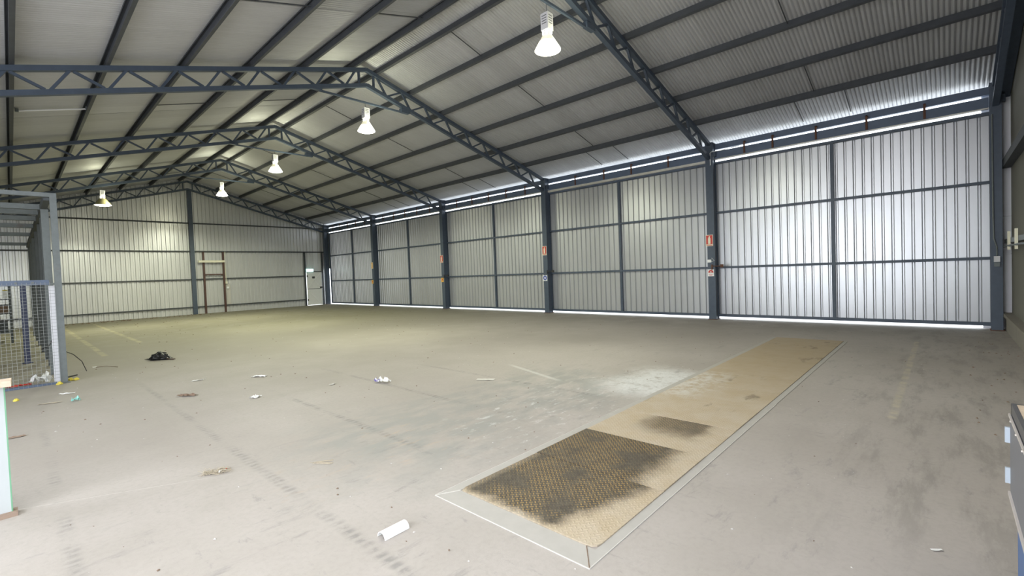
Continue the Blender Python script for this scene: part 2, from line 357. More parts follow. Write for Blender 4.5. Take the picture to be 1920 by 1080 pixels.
# ------------------------------------------------------------------ roof: sheets and purlins
roof = sroot('ceiling', (RX, 14.0, 0), 'corrugated grey metal roof underside on steel purlins', 'ceiling')
ro = ORG[roof.name]
W = 0.762; AMP = 0.013
def roof_sheet(sign, length, s, mat='roof'):
    mb = MB(); n = 80; ns = 1
    for i in range(n+1):
        y = W*i/n; h = -AMP*(2*abs(math.cos(math.pi*y/0.0762+0.0001))-1)
        mb.v += [(0, y, h), (sign*length, y, h - s*length)]
    mb.f = [(2*i, 2*i+1, 2*i+3, 2*i+2) for i in range(n)]
    return mesh_of('roof_sheet', mb, mat, (0, 0, 0), False)
me_r = roof_sheet(1, 0.52-RX, SR); me_l = roof_sheet(-1, RX-(XL-0.35), SL)
me_s0 = roof_sheet(-1, 1.85, SL); me_s1 = roof_sheet(-1, 9.4, SL, 'added_skylight')  # pale sheets added out of view above the roof fill light
y = -1.22; k = 0
while y < 30.0:
    for me in (me_r, me_l):
        if me is me_l and 0.05 < y < 3.5:
            inst('roof_sheet', me_s0, roof, (0, y-ro[1], sheet_z(RX))); inst('added_skylight_sheet', me_s1, roof, (-1.75, y-ro[1], sheet_z(RX-1.75)+0.012)); continue
        o = inst('roof_sheet', me, roof, (0, y-ro[1], sheet_z(RX) + R.uniform(-0.003, 0.003)))
    y += W-0.0762
PR = [-0.02, -1.07, -2.36, -3.63, -4.95, -6.13, -7.22]
PL = [-7.84, -9.13, -10.38, -11.66, -12.92, -14.17, -15.43, -16.70, -17.95]
def purlin(x, s, sign):     # C section, web on the uphill side
    a = math.atan(s)*(-sign); ex = Vector((math.cos(a)*sign, 0, math.sin(a)*sign)); ez = Vector((-math.sin(a), 0, math.cos(a)))
    d, wd, t, lip = 0.150, 0.066, 0.006, 0.018
    prof = [(0,0),(wd,0),(wd,lip),(wd-t,lip),(wd-t,t),(t,t),(t,d-t),(wd-t,d-t),(wd-t,d-lip),(wd,d-lip),(wd,d),(0,d)]
    z = chord(x) + 0.006
    return MB().extrude(prof, (x, -1.15, z), (x, GY-0.02, z), ex, ez)
for x in PR[1:]: obj('purlin', purlin(x, SR, 1), 'purlin', roof)
for x in PL: obj('purlin', purlin(x, SL, -1), 'purlin', roof)
# bridging rods between purlins
def rod(x0, x1, yy): obj('bridging_rod', MB().tube([(x0, yy, chord(x0)+0.10), (x1, yy, chord(x1)+0.10)], 0.011, 6), 'purlin', roof)
for k in range(5):
    ym = (YC[k]+YC[k+1])/2
    rod(-7.15, -6.10, ym); rod(-4.9, -3.60, ym); rod(-2.32, -1.10, ym); rod(-7.9, -9.1, ym)
    rod(-1.0, 0.15, ym+0.45); rod(-1.0, 0.15, ym-0.55); rod(-10.4, -11.6, ym)
# ridge flashing
obj('ridge_cap', MB().extrude([(-0.30,-0.06),(0,0.035),(0.30,-0.06),(0.30,-0.052),(0,0.043),(-0.30,-0.052)], (RX,-1.2,sheet_z(RX)), (RX,30.0,sheet_z(RX)), (1,0,0), (0,0,1)), 'roof', roof)

# ------------------------------------------------------------------ ribbed sheet profile
def rib_line(a, b, pitch, depth, shape=(0.10, 0.24, 0.34)):
    """list of (coord, depth) from a to b"""
    out = [(a, 0.0)]; c = a + pitch*0.33
    while c + shape[2]*pitch < b:
        w1, w2, w3 = shape; out += [(c, 0.0), (c+w1*pitch, depth), (c+w2*pitch, depth), (c+w3*pitch, 0.0)]; c += pitch
    out.append((b, 0.0)); return out

# ------------------------------------------------------------------ far wall
wb = sroot('wall_back', (RX, GY, 0), 'far gable wall of ribbed zinc sheets on dark girts', 'wall')
n_sh = 24; x0 = XL; step = (0.34-XL)/n_sh
DX0, DX1, DZ = -1.175, -0.135, 2.15
def gable_piece(a, b, zlo, ph):
    mb = MB(); ln = rib_line(a, b, step/4, 0.055, (0.09, 0.44, 0.53))
    for (x, d) in ln: mb.v += [(x, GY+0.02+d, zlo), (x, GY+0.02+d, sheet_z(x)-0.01)]
    mb.f = [(2*i, 2*i+2, 2*i+3, 2*i+1) for i in range(len(ln)-1)]
    return mb
edges = [x0+i*step for i in range(n_sh+1)]
for i in range(n_sh):
    a, b = edges[i], edges[i+1]
    cuts = sorted(set([a, b] + [c for c in (DX0, DX1, RX) if a < c < b]))
    for c0, c1 in zip(cuts, cuts[1:]):
        m = (c0+c1)/2
        obj('wall_sheet', gable_piece(c0, c1, DZ if DX0 < m < DX1 else 0.0, i), 'wall', wb)
GZ = [0.393, 1.915, 3.454, 4.991]
for z in GZ:
    h = 0.062
    segs = [(XL, 0.25)] if z > 2.2 else [(XL, DX0-0.06)]
    for a, b in segs:
        lim = (RZ-z-0.1)/SL
        a = max(a, RX-lim)
        obj('girt', B(a, b, GY-0.075, GY+0.018, z-h/2, z+h/2), 'girt', wb)
obj('gable_post', MB().box(-7.54, -7.34, GY-0.20, GY-0.08, 0.0, 6.76), 'blue', wb)
obj('door_stud', B(DX0-0.10, DX0-0.008, GY-0.07, GY+0.015, 0, 3.42), 'girt', wb)
obj('door_stud', B(DX1+0.02, DX1+0.09, GY-0.07, GY+0.015, 0, 3.42), 'girt', wb)
obj('door_header', B(DX0-0.03, DX1+0.02, GY-0.06, GY+0.015, DZ, DZ+0.06), 'girt', wb)

# white personnel door standing slightly ajar, with cross-braced faces
pd = sroot('door_6', (-1.13, GY, 0), 'white personnel door with cross-braced panels in the far corner', 'door')
leaf = B(-1.14, -0.15, GY-0.055, GY-0.015, 0.022, 2.155); lf = obj('leaf', leaf, 'white', pd)
def ridge(p, q): return MB().bar(p, q, 0.045, 0.034, (0, -1, 0))
yy = GY-0.058
for a, b in (((-1.09, yy, 1.12), (-0.20, yy, 2.08)), ((-1.09, yy, 2.08), (-0.20, yy, 1.12)), ((-1.09, yy, 1.02), (-0.20, yy, 0.08))):
    obj('brace', ridge(a, b), 'white', pd)
obj('mid_rail', B(-1.11, -0.18, GY-0.062, GY-0.05, 1.05, 1.085), 'galv', pd)
for zz in (0.05, 2.085): obj('edge_rail', B(-1.125, -0.165, GY-0.065, GY-0.05, zz, zz+0.025), 'white', pd)
for xx in (-1.125, -0.19): obj('edge_stile', B(xx, xx+0.025, GY-0.065, GY-0.05, 0.05, 2.11), 'white', pd)
obj('lock', B(-0.30, -0.14, GY-0.10, GY-0.06, 1.10, 1.19), 'blackmetal', pd)
for zz in (0.30, 1.85): obj('hinge', B(-1.15, -1.09, GY-0.08, GY-0.05, zz, zz+0.11), 'blackmetal', pd)
obj('door_notice', B(-0.80, -0.62, GY-0.075, GY-0.068, 1.74, 1.87), 'slot', pd)

ex = thing('exit_sign', 'small lit white exit sign with teal edge above the personnel door', 'sign', (-0.95, GY-0.15, 2.18))
obj('casing', B(-1.19, -0.71, GY-0.13, GY-0.02, 2.17, 2.37), 'exitedge', ex)
obj('lit_face', B(-1.165, -0.735, GY-0.138, GY-0.13, 2.195, 2.35), 'exit', ex)

# blocked-up brown door frame, white batten, conduit
bf = thing('steel_door_frame', 'brown steel door frame with a cross bar fixed to the far wall', 'door frame', (-6.43, GY-0.12, 0))
for xx in (-6.925, -5.945): obj('post', B(xx-0.045, xx+0.045, GY-0.16, GY-0.08, 0, 3.42), 'brown', bf)
obj('crossbar', B(-6.88, -5.99, GY-0.15, GY-0.09, 2.13, 2.19), 'brown', bf)
tag(obj('roller_batten', B(-7.20, -5.90, GY-0.26, GY-0.165, 2.83, 2.95), 'cream'), 'long cream batten mounted across the brown door frame', 'batten')
cd = thing('conduit', 'pale conduit with two small boxes beside the brown door frame', 'conduit', (-5.85, GY-0.1, 1.2))
obj('pipe', MB().tube([(-5.83, GY-0.09, 3.44), (-5.86, GY-0.09, 2.5), (-5.83, GY-0.09, 1.72)], 0.022, 8), 'cream', cd)
obj('switch_box', B(-5.90, -5.78, GY-0.13, GY-0.06, 1.62, 1.74), 'cream', cd)
obj('junction_box', B(-5.83, -5.72, GY-0.12, GY-0.05, 1.34, 1.45), 'white', cd)
tag(obj('wall_patch_panel', B(-5.84, -5.62, GY-0.02, GY+0.015, 0.43, 1.62), 'papergrey'), 'grey metal patch panel below the conduit boxes', 'panel')

# ------------------------------------------------------------------ sliding doors on the right
XD = 0.30
DTOP, H1, H2, DBOT = 4.672, 3.175, 1.54, 0.075
dlabels = ['far sliding door beside the corner column', 'second sliding door from the far corner', 'middle sliding door of the five', 'sliding door left of the column with the red notice', 'nearest and largest sliding door at the right edge']
for k in range(5):
    ya, yb = YC[k]-0.12, YC[k+1]-0.12          # far, near ends (behind the columns)
    if k == 0: ya = YC[0]-0.29
    d = sroot('door_%d' % (k+1), (XD, (ya+yb)/2, DBOT), 'ribbed zinc ' + dlabels[k], 'door')
    n = 8; st = (ya-yb)/n
    mb = MB(); ln = rib_line(0, st, st/4, 0.036)
    for (yy, dd) in ln: mb.v += [(XD+0.035+dd, yy, 0.0), (XD+0.035+dd, yy, DTOP-DBOT-0.02)]
    mb.f = [(2*i, 2*i+1, 2*i+3, 2*i+2) for i in range(len(ln)-1)]
    me = mesh_of('door_sheet', mb, 'door', (XD, 0, 0), False)
    for i in range(n): inst('door_sheet', me, d, (0, yb+i*st-(ya+yb)/2, 0.01))
    fr = 'blue'
    def rail(name, z, h): obj(name, B(XD-0.035, XD+0.030, yb, ya, z-h/2, z+h/2), fr, d)
    rail('top_rail', DTOP-0.03, 0.07); rail('middle_rail', H1, 0.062); rail('middle_rail', H2, 0.062); rail('bottom_rail', DBOT+0.035, 0.075)
    my = {0: 26.40, 1: 20.55, 2: 14.20, 3: 8.115, 4: 2.072}[k]
    obj('mullion', B(XD-0.038, XD+0.028, my-0.037, my+0.037, DBOT, DTOP), fr, d)
    for e in (ya-0.035, yb+0.035): obj('stile', B(XD-0.036, XD+0.029, e-0.035, e+0.035, DBOT, DTOP), fr, d)

# ------------------------------------------------------------------ fixed steel above the doors
wr = sroot('wall_right', (0.25, 14.0, 4.7), 'blue eave beam, track beam and hangers above the sliding doors', 'wall')
ystart, yend = GY, NY
obj('eave_beam', B(0.24, 0.33, yend, ystart, 5.035, 5.20), 'bluerail', wr)
for k in range(5):
    a, b = YC[k+1]+0.01, YC[k]-0.22
    obj('track_beam', B(0.16, 0.24, a, b, 4.750, 4.960), 'bluerail', wr)
    tz = 4.705 if k == 3 else 4.732; th = 0.035 if k == 3 else 0.013
    obj('door_track', MB().extrude([(-0.045,-th),(0.045,-th),(0.045,th),(-0.045,th)], (0.205, a, tz), (0.205, b, tz), (1,0,0), (0,0,1)), 'track', wr)
    hs = [4.08, 3.37, 2.38, 1.35, 0.31] if k == 4 else ([9.8, 8.6, 7.56, 6.29] if k == 3 else [YC[k+1]+0.4+(YC[k]-YC[k+1]-1.0)*(i+0.5)/5 for i in range(5)])
    for hy in hs:
        hb = B(0.135, 0.158, hy-0.022, hy+0.022, 4.76, 5.10); hb.box(0.135, 0.24, hy-0.022, hy+0.022, 5.08, 5.10)
        obj('hanger', hb, 'rust', wr)
obj('added_gap_cover', B(0.26, 0.34, YC[0]-0.27, GY, 2.35, 5.05), 'galv', wr)  # strip added to keep daylight out of the upper corner gap

# white block infill and near wall at the right edge
wn = sroot('wall_near', (-6.6, NY, 0), 'grey lined near end wall with a ledge and girt', 'wall')
obj('lining', B(-13.6, 0.45, NY-0.12, NY, 0.0, 5.4), 'nearwall', wn)
def gab(a, b):
    mb = MB(); ya_, yb_ = NY-0.12, NY
    mb.add([(a, ya_, 5.4 if a > -13.5 else 4.25), (b, ya_, 5.4 if a > -13.5 else 4.25), (b, ya_, sheet_z(b)-0.02), (a, ya_, sheet_z(a)-0.02),
            (a, yb_, 5.4 if a > -13.5 else 4.25), (b, yb_, 5.4 if a > -13.5 else 4.25), (b, yb_, sheet_z(b)-0.02), (a, yb_, sheet_z(a)-0.02)],
           [(0,1,2,3),(7,6,5,4),(0,4,5,1),(1,5,6,2),(2,6,7,3),(3,7,4,0)])
    return mb
obj('gable_lining', gab(RX, -0.2), 'nearwall', wn); obj('gable_lining', gab(-13.4, RX), 'nearwall', wn); obj('gable_lining', gab(XL, -13.6), 'nearwall', wn)
obj('girt', B(-13.5, 0.30, NY, NY+0.13, 3.43, 3.60), 'girt', wn)
obj('rafter', MB().bar((0.3, NY+0.09, 5.02), (RX, NY+0.09, chord(RX)-0.05), 0.16, 0.22), 'blue', wn)
obj('rafter', MB().bar((RX, NY+0.09, chord(RX)-0.05), (XL, NY+0.09, chord(XL)-0.05), 0.16, 0.22), 'blue', wn)
obj('ledge', B(-10.6, 0.36, NY, NY+0.14, 0.30, 0.37), 'concrete', wn); obj('ledge_face', B(-10.6, 0.36, NY, NY+0.10, 0.0, 0.30), 'concrete', wn)
ws = sroot('wall_infill', (0.42, -0.94, 0), 'narrow strip of white painted panels beside the nearest column', 'wall')
zj = [0.0, 0.36, 1.62, 2.42, 3.42, 4.98]
for a, b in zip(zj, zj[1:]): obj('panel', B(0.27+R.uniform(0, 0.004), 0.44, NY, -0.885, a+0.003, b-0.003), 'whitewall', ws)
obj('backing', B(0.44, 0.50, NY-0.12, -0.60, 0, 5.2), 'whitewall', ws)
ct = thing('cable_tray', 'grey cable tray and pipe fixed across the near end wall', 'tray', (-1.5, NY+0.1, 1.8))
obj('tray', B(-3.2, 0.30, NY+0.004, NY+0.10, 1.84, 1.93), 'galv', ct)
obj('pipe', MB().tube([(-3.2, NY+0.12, 1.78), (0.30, NY+0.12, 1.78)], 0.02, 8), 'galv', ct)
for xx in (-0.9, -2.2): obj('bracket', B(xx-0.06, xx+0.06, NY+0.10, NY+0.135, 1.70, 2.06), 'cream', ct)
# left wall (outside the picture) with a doorway gap assumed for the side fill light
wl = sroot('wall_left', (XL, 14, 0), 'ribbed zinc left wall with an assumed doorway gap', 'wall')
zt = chord(XL)
def lpiece(a, b, z0, z1):
    mb = MB(); ln = rib_line(a, b, 0.19, 0.03)
    for (yy, dd) in ln: mb.v += [(XL-0.02-dd, yy, z0), (XL-0.02-dd, yy, z1)]
    mb.f = [(2*i, 2*i+2, 2*i+3, 2*i+1) for i in range(len(ln)-1)]; return mb
for i in range(12): obj('wall_sheet', lpiece(9.1+i*1.73, 9.1+(i+1)*1.73, 0.02, zt+0.15), 'wall', wl)
for i in range(6): obj('wall_sheet', lpiece(NY+i*1.687, NY+(i+1)*1.687, 3.85, zt+0.15), 'wall', wl)
obj('wall_sheet', lpiece(NY, 0.7, 0.02, 3.85), 'wall', wl)

# ------------------------------------------------------------------ columns
clabels = ['blue steel corner column beside the white personnel door', 'second blue column from the far corner, with an orange sign',
           'third blue column from the far corner, between two sliding doors', 'blue column carrying a round blue notice below a red sign',
           'blue column with a red notice and small white label', 'rightmost blue column with a grey conduit running down it']
CW, CDp = 0.21, 0.25
for k in range(6):
    Y1 = YC[k]; Y0_ = Y1-(CW if k < 5 else 0.17)
    t = thing('steel_column', clabels[k], 'column', (CDp/2, (Y0_+Y1)/2, 0), 'blue steel columns along the door wall')
    mb = MB()
    mb.box(0, 0.014, Y0_, Y1, 0.0, 5.20); mb.box(CDp-0.014, CDp, Y0_, Y1, 0.0, 5.20); mb.box(0.014, CDp-0.014, Y0_+0.02, Y1-0.02, 0.0, 5.195)
    obj('shaft', mb, 'blue', t)
    obj('base_plate', B(-0.03, CDp+0.02, Y0_-0.02, Y1+0.02, 0.0, 0.016), 'rust', t)
    obj('cap_plate', B(-0.01, CDp+0.01, Y0_-0.01, Y1+0.01, 5.20, 5.215), 'blue', t)
    cl = MB().box(0.07, 0.18, Y0_-0.06, Y0_, 4.80, 4.95)
    obj('track_cleat', cl, 'blue', t)

# ------------------------------------------------------------------ trusses
tlabels = ['blue roof truss lying flat against the far gable wall', 'blue roof truss second from the far wall, carrying the smaller brass lamp', 'blue roof truss third from the far wall',
           'long blue roof truss crossing the picture from the left edge', 'nearest steep blue truss running up to the top edge', 'blue truss end above the rightmost column']
def truss_parts():
    parts = []; ch = 0.092
    zb = lambda x: chord(x) - 0.505
    for x_e in (0.02, XL+0.05):
        parts.append(('top_chord', MB().bar((RX, 0, RZ-ch/2), (x_e, 0, chord(x_e)-ch/2), 0.10, ch)))
        parts.append(('bottom_chord', MB().bar((RX, 0, zb(RX)+ch/2), (x_e, 0, zb(x_e)+ch/2), 0.10, ch)))
    for sgn, lim in ((1, 7.3), (-1, 10.4)):
        d = 0.33; tops = []
        while d < lim: tops.append(d); d += 0.80 if sgn > 0 else 0.805
        for i, d in enumerate(tops):
            xt = RX+sgn*d; xb = RX+sgn*(d+0.27)
            zt_ = chord(xt)-ch+0.01; zb_ = zb(xb)+ch-0.01
            if d+0.27 < lim: parts.append(('web', MB().bar((xt, 0, zt_), (xb, 0, zb_), 0.05, 0.045)))
            if i+1 < len(tops):
                x2 = RX+sgn*tops[i+1]; parts.append(('web', MB().bar((xb+sgn*0.06, 0, zb_), (x2-sgn*0.05, 0, chord(x2)-ch+0.01), 0.05, 0.045)))
        xq = RX+sgn*0.22
        parts.append(('king_strut', MB().bar((xq, 0, chord(xq)-ch), (xq, 0, zb(xq)+ch), 0.05, 0.05, (0, 1, 0))))
    return parts
TP = truss_parts()
TM = [(n, mesh_of(n, mb, 'blue', (RX, 0, 0), False)) for n, mb in TP]
tie_mb = MB().bar((-8.86, 0, 6.33), (-6.40, 0, 6.33), 0.045, 0.045); tie_mb.box(-9.05, -8.80, -0.05, 0.05, 6.325, 6.43); tie_mb.box(-6.46, -6.18, -0.05, 0.05, 6.315, 6.43)
TIE = mesh_of('collar_tie', tie_mb, 'blue', (RX, 0, 0), False)
TY = [YC[k]-CW/2 for k in range(6)]; TY[0] = GY-0.26; TY[5] = -0.79
for k in range(6):
    t = thing('roof_truss', tlabels[k], 'truss', (RX, TY[k], 0), 'blue roof trusses')
    for n, me in TM: inst(n, me, t, (0, 0, 0))
    if k: inst('collar_tie', TIE, t, (0, 0, 0))

# ------------------------------------------------------------------ high-bay lamps
LAMPCOL = (0.98, 1.0, 0.76)
def lamp(label, X, Y, zr, ztop, r, hook_z, shade_mat, power, group):
    t = thing('high_bay_lamp', label, 'lamp', (X, Y, zr), group)
    s = r/0.225
    obj('shade', MB().lathe((X, Y, zr), [(0.150*s, 0.13), (0.185*s, 0.07), (0.225*s, 0.0), (0.228*s, -0.012)], 32), shade_mat, t, True)
    obj('shade_neck', MB().lathe((X, Y, zr), [(0.070*s, 0.25), (0.090*s, 0.235), (0.120*s, 0.185), (0.150*s, 0.13)], 32), 'shadeneck' if shade_mat == 'glowshade' else 'shade', t, True)
    obj('lens', MB().lathe((X, Y, zr), [(0.222*s, -0.004), (0.16*s, -0.035), (0.08*s, -0.05), (0.002, -0.054)], 32), 'lens', t, True)
    nk = obj('collar', MB().lathe((X, Y, zr), [(0.075*s, 0.245), (0.06, 0.27), (0.06, 0.33)], 20, False, True), 'lamphouse', t, True)
    for a in range(4):
        q = a*math.pi/2+0.5; cx_, cy_ = X+0.062*math.cos(q), Y+0.062*math.sin(q)
        obj('vent', MB().lathe((cx_, cy_, zr+0.255), [(0.004, 0), (0.024, 0.012), (0.026, 0.055), (0.006, 0.075)], 8, True, True), 'vent', t, True)
    hz = zr+0.33
    h = obj('housing', B(X-0.078, X+0.078, Y-0.078, Y+0.078, hz, ztop), 'lamphouse', t)
    for zz in (0.35, 0.5, 0.65, 0.8):
        zq = hz+(ztop-hz)*zz
        obj('cooling_slot', B(X-0.0785, X-0.078-0.004, Y-0.05, Y+0.05, zq, zq+0.012), 'slot', h)
        obj('cooling_slot', B(X-0.05, X+0.05, Y-0.0785, Y-0.078-0.004, zq, zq+0.012), 'slot', h)
    obj('hook', MB().tube([(X, Y, ztop), (X+0.02, Y, ztop+0.03), (X, Y, ztop+0.06), (X, Y, hook_z)], 0.006, 6), 'galv', t)
    d = bpy.data.lights.new('lamp_light', 'SPOT'); d.energy = power; d.color = LAMPCOL; d.shadow_soft_size = 0.2; d.spot_size = math.radians(168); d.spot_blend = 0.3
    lo = bpy.data.objects.new('lamp_light', d); COL.objects.link(lo); lo.parent = t; lo.location = (0, 0, -0.08)
    d2 = bpy.data.lights.new('lamp_upglow', 'POINT'); d2.energy = power*0.045; d2.color = (1.0, 1.0, 0.70); d2.shadow_soft_size = 0.12
    l2 = bpy.data.objects.new('lamp_upglow', d2); COL.objects.link(l2); l2.parent = t; l2.location = (0.30, -0.30, 0.12)
    return t
LP = 500
G_ = 'pendant lamps below the ridge'
lamp('largest glowing high bay lamp, nearest the top of the picture', -7.62, TY[4]+0.05, 5.54, 6.16, 0.225, 6.33, 'glowshade', LP*0.55, G_)
lamp('glowing high bay lamp below the long crossing truss', -7.57, TY[3]+0.02, 5.585, 6.18, 0.225, 6.33, 'glowshade', LP, G_)
lamp('glowing high bay lamp third from the camera, below the ridge', -7.575, TY[2]+0.02, 5.61, 6.19, 0.225, 6.33, 'glowshade', LP*1.15, G_)
lamp('farthest glowing lamp on the ridge, in front of the gable wall', -7.56, TY[1]+0.02, 5.63, 6.2, 0.225, 6.33, 'glowshade', LP*1.1, G_)
lamp('brass shaded lamp hanging left of the ridge before the gable wall', -11.75, TY[1]+0.02, 4.86, 5.42, 0.268, chord(-11.75)-0.45, 'shade', LP*0.8, 'lamps on the left roof slope')

tb = thing('fluorescent_tube', 'thin white tube fixed between two left purlins', 'tube', (-13.55, 14.4, 5.6))
obj('tube', MB().tube([(-14.12, 14.38, 5.50), (-12.96, 14.44, 5.82)], 0.018, 8), 'white', tb)
for p in ((-14.12, 14.38, 5.50), (-12.96, 14.44, 5.82)): obj('holder', B(p[0]-0.03, p[0]+0.03, p[1]-0.03, p[1]+0.03, p[2]-0.02, p[2]+0.05), 'galv', tb)

# ------------------------------------------------------------------ signs and fittings on the columns
def sign_ext(k, y1, y0, z1, z0, label, main='red'):
    t = thing('fire_extinguisher_sign', label, 'sign', (-0.01, (y0+y1)/2, z0), 'red fire extinguisher signs')
    obj('board', B(-0.012, -0.002, y0, y1, z0, z1), 'cream', t)
    w_ = y1-y0; h_ = z1-z0
    obj('red_field', B(-0.0145, -0.0120, y0+0.03*w_*2, y1-0.03*w_*2, z0+0.16*h_, z1-0.04*h_), main, t)
    ym = (y0+y1)/2
    mb = MB()
    prof = [(-0.17,0.20),(0.17,0.20),(0.17,0.68),(0.10,0.76),(0.09,0.84),(-0.09,0.84),(-0.10,0.76),(-0.17,0.68)]
    mb.extrude([(a*w_, z0+b*h_) for a, b in prof], (-0.0165, ym, 0), (-0.0145, ym, 0), (0,1,0), (0,0,1)); mb.box(-0.0165, -0.0145, ym-0.13*w_, ym+0.04*w_, z0+0.85*h_, z0+0.89*h_)
    obj('extinguisher_pictogram', mb, 'cream', t)
    obj('text_strip', B(-0.0142, -0.0120, y0+0.08*w_, y1-0.08*w_, z0+0.05*h_, z0+0.11*h_), main, t)
sign_ext(4, 5.142, 4.936, 2.517, 2.185, 'largest red extinguisher sign, on the column with the red notice')
sign_ext(3, 11.321, 11.114, 2.60, 2.245, 'red extinguisher sign above the round blue notice')
sign_ext(2, 17.565, 17.36, 2.583, 2.225, 'red extinguisher sign on the middle column')
sign_ext(1, 23.81, 23.62, 2.52, 2.15, 'small orange looking extinguisher sign on the far column', 'amber')
nt = thing('first_aid_notice', 'square white notice with a red arch on the second nearest column', 'sign', (-0.01, 5.02, 1.29))
obj('board', B(-0.010, -0.002, 4.930, 5.105, 1.288, 1.499), 'white', nt)
arch = [(0.075*math.cos(math.pi*i/12), 0.085*math.sin(math.pi*i/12)) for i in range(13)]
obj('red_arch', MB().extrude(arch, (-0.0125, 5.018, 1.395), (-0.010, 5.018, 1.395), (0,1,0), (0,0,1)), 'red', nt)
obj('cross', MB().box(-0.0145, -0.0125, 4.995, 5.041, 1.415, 1.428).box(-0.0145, -0.0125, 5.011, 5.025, 1.40, 1.445), 'white', nt)
obj('text_strip', B(-0.0125, -0.010, 4.955, 5.08, 1.345, 1.355), 'red', nt); obj('text_strip', B(-0.0125, -0.010, 4.975, 5.06, 1.312, 1.325), 'red', nt)
bn = thing('mandatory_notice', 'white notice with a round blue symbol on the fourth column', 'sign', (-0.01, 11.23, 1.255))
obj('board', B(-0.010, -0.002, 11.128, 11.332, 1.255, 1.477), 'white', bn)
obj('blue_disc', MB().extrude([(0.085*math.cos(2*math.pi*i/20), 0.095*math.sin(2*math.pi*i/20)) for i in range(20)], (-0.0125, 11.23, 1.37), (-0.010, 11.23, 1.37), (0,1,0), (0,0,1)), 'signblue', bn)
obj('head_pictogram', MB().extrude([(0.034*math.cos(2*math.pi*i/14), 0.048*math.sin(2*math.pi*i/14)) for i in range(14)], (-0.0145, 11.23, 1.37), (-0.0125, 11.23, 1.37), (0,1,0), (0,0,1)), 'whitewall', bn)
for (yc, lab) in ((17.47, 'small amber and red sticker on the middle column'), (23.74, 'small amber and red sticker on the far column')):
    s_ = thing('warning_sticker', lab, 'sticker', (-0.01, yc, 1.29))
    obj('board', B(-0.008, -0.002, yc-0.09, yc+0.09, 1.295, 1.50), 'amber', s_)
    obj('red_mark', MB().extrude([(-0.05, -0.04), (0.05, -0.04), (0, 0.05)], (-0.011, yc, 1.42), (-0.008, yc, 1.42), (0,1,0), (0,0,1)), 'red', s_)
lb = thing('small_label', 'small white label with a bent wire clip on the second nearest column', 'label', (-0.01, 5.05, 1.70))
obj('card', B(-0.010, -0.002, 5.00, 5.112, 1.70, 1.785), 'white', lb)
obj('wire_clip', MB().tube([(-0.012, 5.0, 1.72), (-0.03, 4.905, 1.745), (-0.012, 4.985, 1.83)], 0.006, 6), 'white', lb)
for (yc, zc, mat_, lab) in ((4.90, 1.585, 'rust', 'rusty sliding bolt on the second nearest column'), (11.03, 1.615, 'blackmetal', 'black sliding bolt on the column with the blue notice'), (17.25, 1.59, 'blackmetal', 'black sliding bolt on the middle column')):
    l_ = thing('door_bolt', lab, 'bolt', (0, yc, zc), 'bolts on the sliding doors')
    obj('keeper', B(-0.03, -0.002, yc+0.06, yc+0.10, zc-0.10, zc+0.05), mat_, l_)
    obj('rod', MB().tube([(-0.02, yc+0.09, zc), (-0.02, yc-0.20, zc)], 0.014, 8), mat_, l_)
    obj('hasp', B(-0.04, 0.0, yc-0.24, yc-0.16, zc-0.04, zc+0.05), mat_, l_)
ec = thing('wall_conduit', 'grey conduit and switch box on the rightmost column', 'conduit', (-0.02, -0.77, 1.37))
obj('pipe', MB().tube([(-0.02, -0.735, 4.55), (-0.02, -0.74, 2.6), (-0.02, -0.748, 1.95), (-0.02, -0.79, 1.78), (-0.02, -0.79, 1.58)], 0.014, 8), 'galv', ec)
obj('switch_box', B(-0.06, -0.001, -0.835, -0.745, 1.46, 1.58), 'lamphouse', ec); obj('socket', B(-0.05, -0.001, -0.83, -0.75, 1.36, 1.45), 'galv', ec)
pc = thing('eave_conduit', 'thin white pipe bent around the top of the second nearest column', 'conduit', (-0.02, 4.9, 4.5))
obj('pipe', MB().tube([(-0.02, 4.955, 4.55), (-0.02, 4.955, 4.90), (-0.015, 4.92, 4.935), (0.10, 4.70, 4.95), (0.13, 4.2, 4.99)], 0.011, 8), 'white', pc)

# ------------------------------------------------------------------ pit cover in the floor
PX = [-12.13, -11.22, -10.42, -9.60, -8.77, -7.95, -7.12, -6.28, -5.45, -4.62, -3.78, -2.98]
PY0, PY1 = 1.47, 2.64
pit = thing('pit_cover', 'long yellow tread plate pit cover with oil stains, set in the floor', 'floor plate', (-7.6, 2.05, 0))
kb = 0.165
for (a, b, c, d_) in ((PX[0]-kb, PX[0], PY0-0.065, PY1+0.085), (PX[0], PX[-1], PY1, PY1+0.085), (PX[0], PX[-1], PY0-0.065, PY0)):
    obj('kerb', B(a, b, c, d_, 0.0, 0.004), 'frame', pit)
obj('kerb_edge', B(PX[0]-kb-0.006, PX[0]-kb, PY0-0.07, PY1+0.09, 0.0, 0.0055), 'kerbline', pit)
obj('kerb_edge', B(PX[0]-kb, -8.4, PY0-0.070, PY0-0.065, 0.0, 0.0055), 'kerbline', pit)
obj('kerb_edge', B(PX[0]-kb, -9.6, PY1+0.085, PY1+0.091, 0.0, 0.0055), 'kerbline', pit)
obj('kerb_joint', MB().bar((PX[0]-kb, PY1+0.085, 0.005), (PX[0], PY1, 0.005), 0.010, 0.003), 'kerbline', pit)
obj('kerb_joint', MB().bar((PX[0]-kb, PY0-0.065, 0.005), (PX[0], PY0+0.06, 0.005), 0.006, 0.003), 'twig', pit)
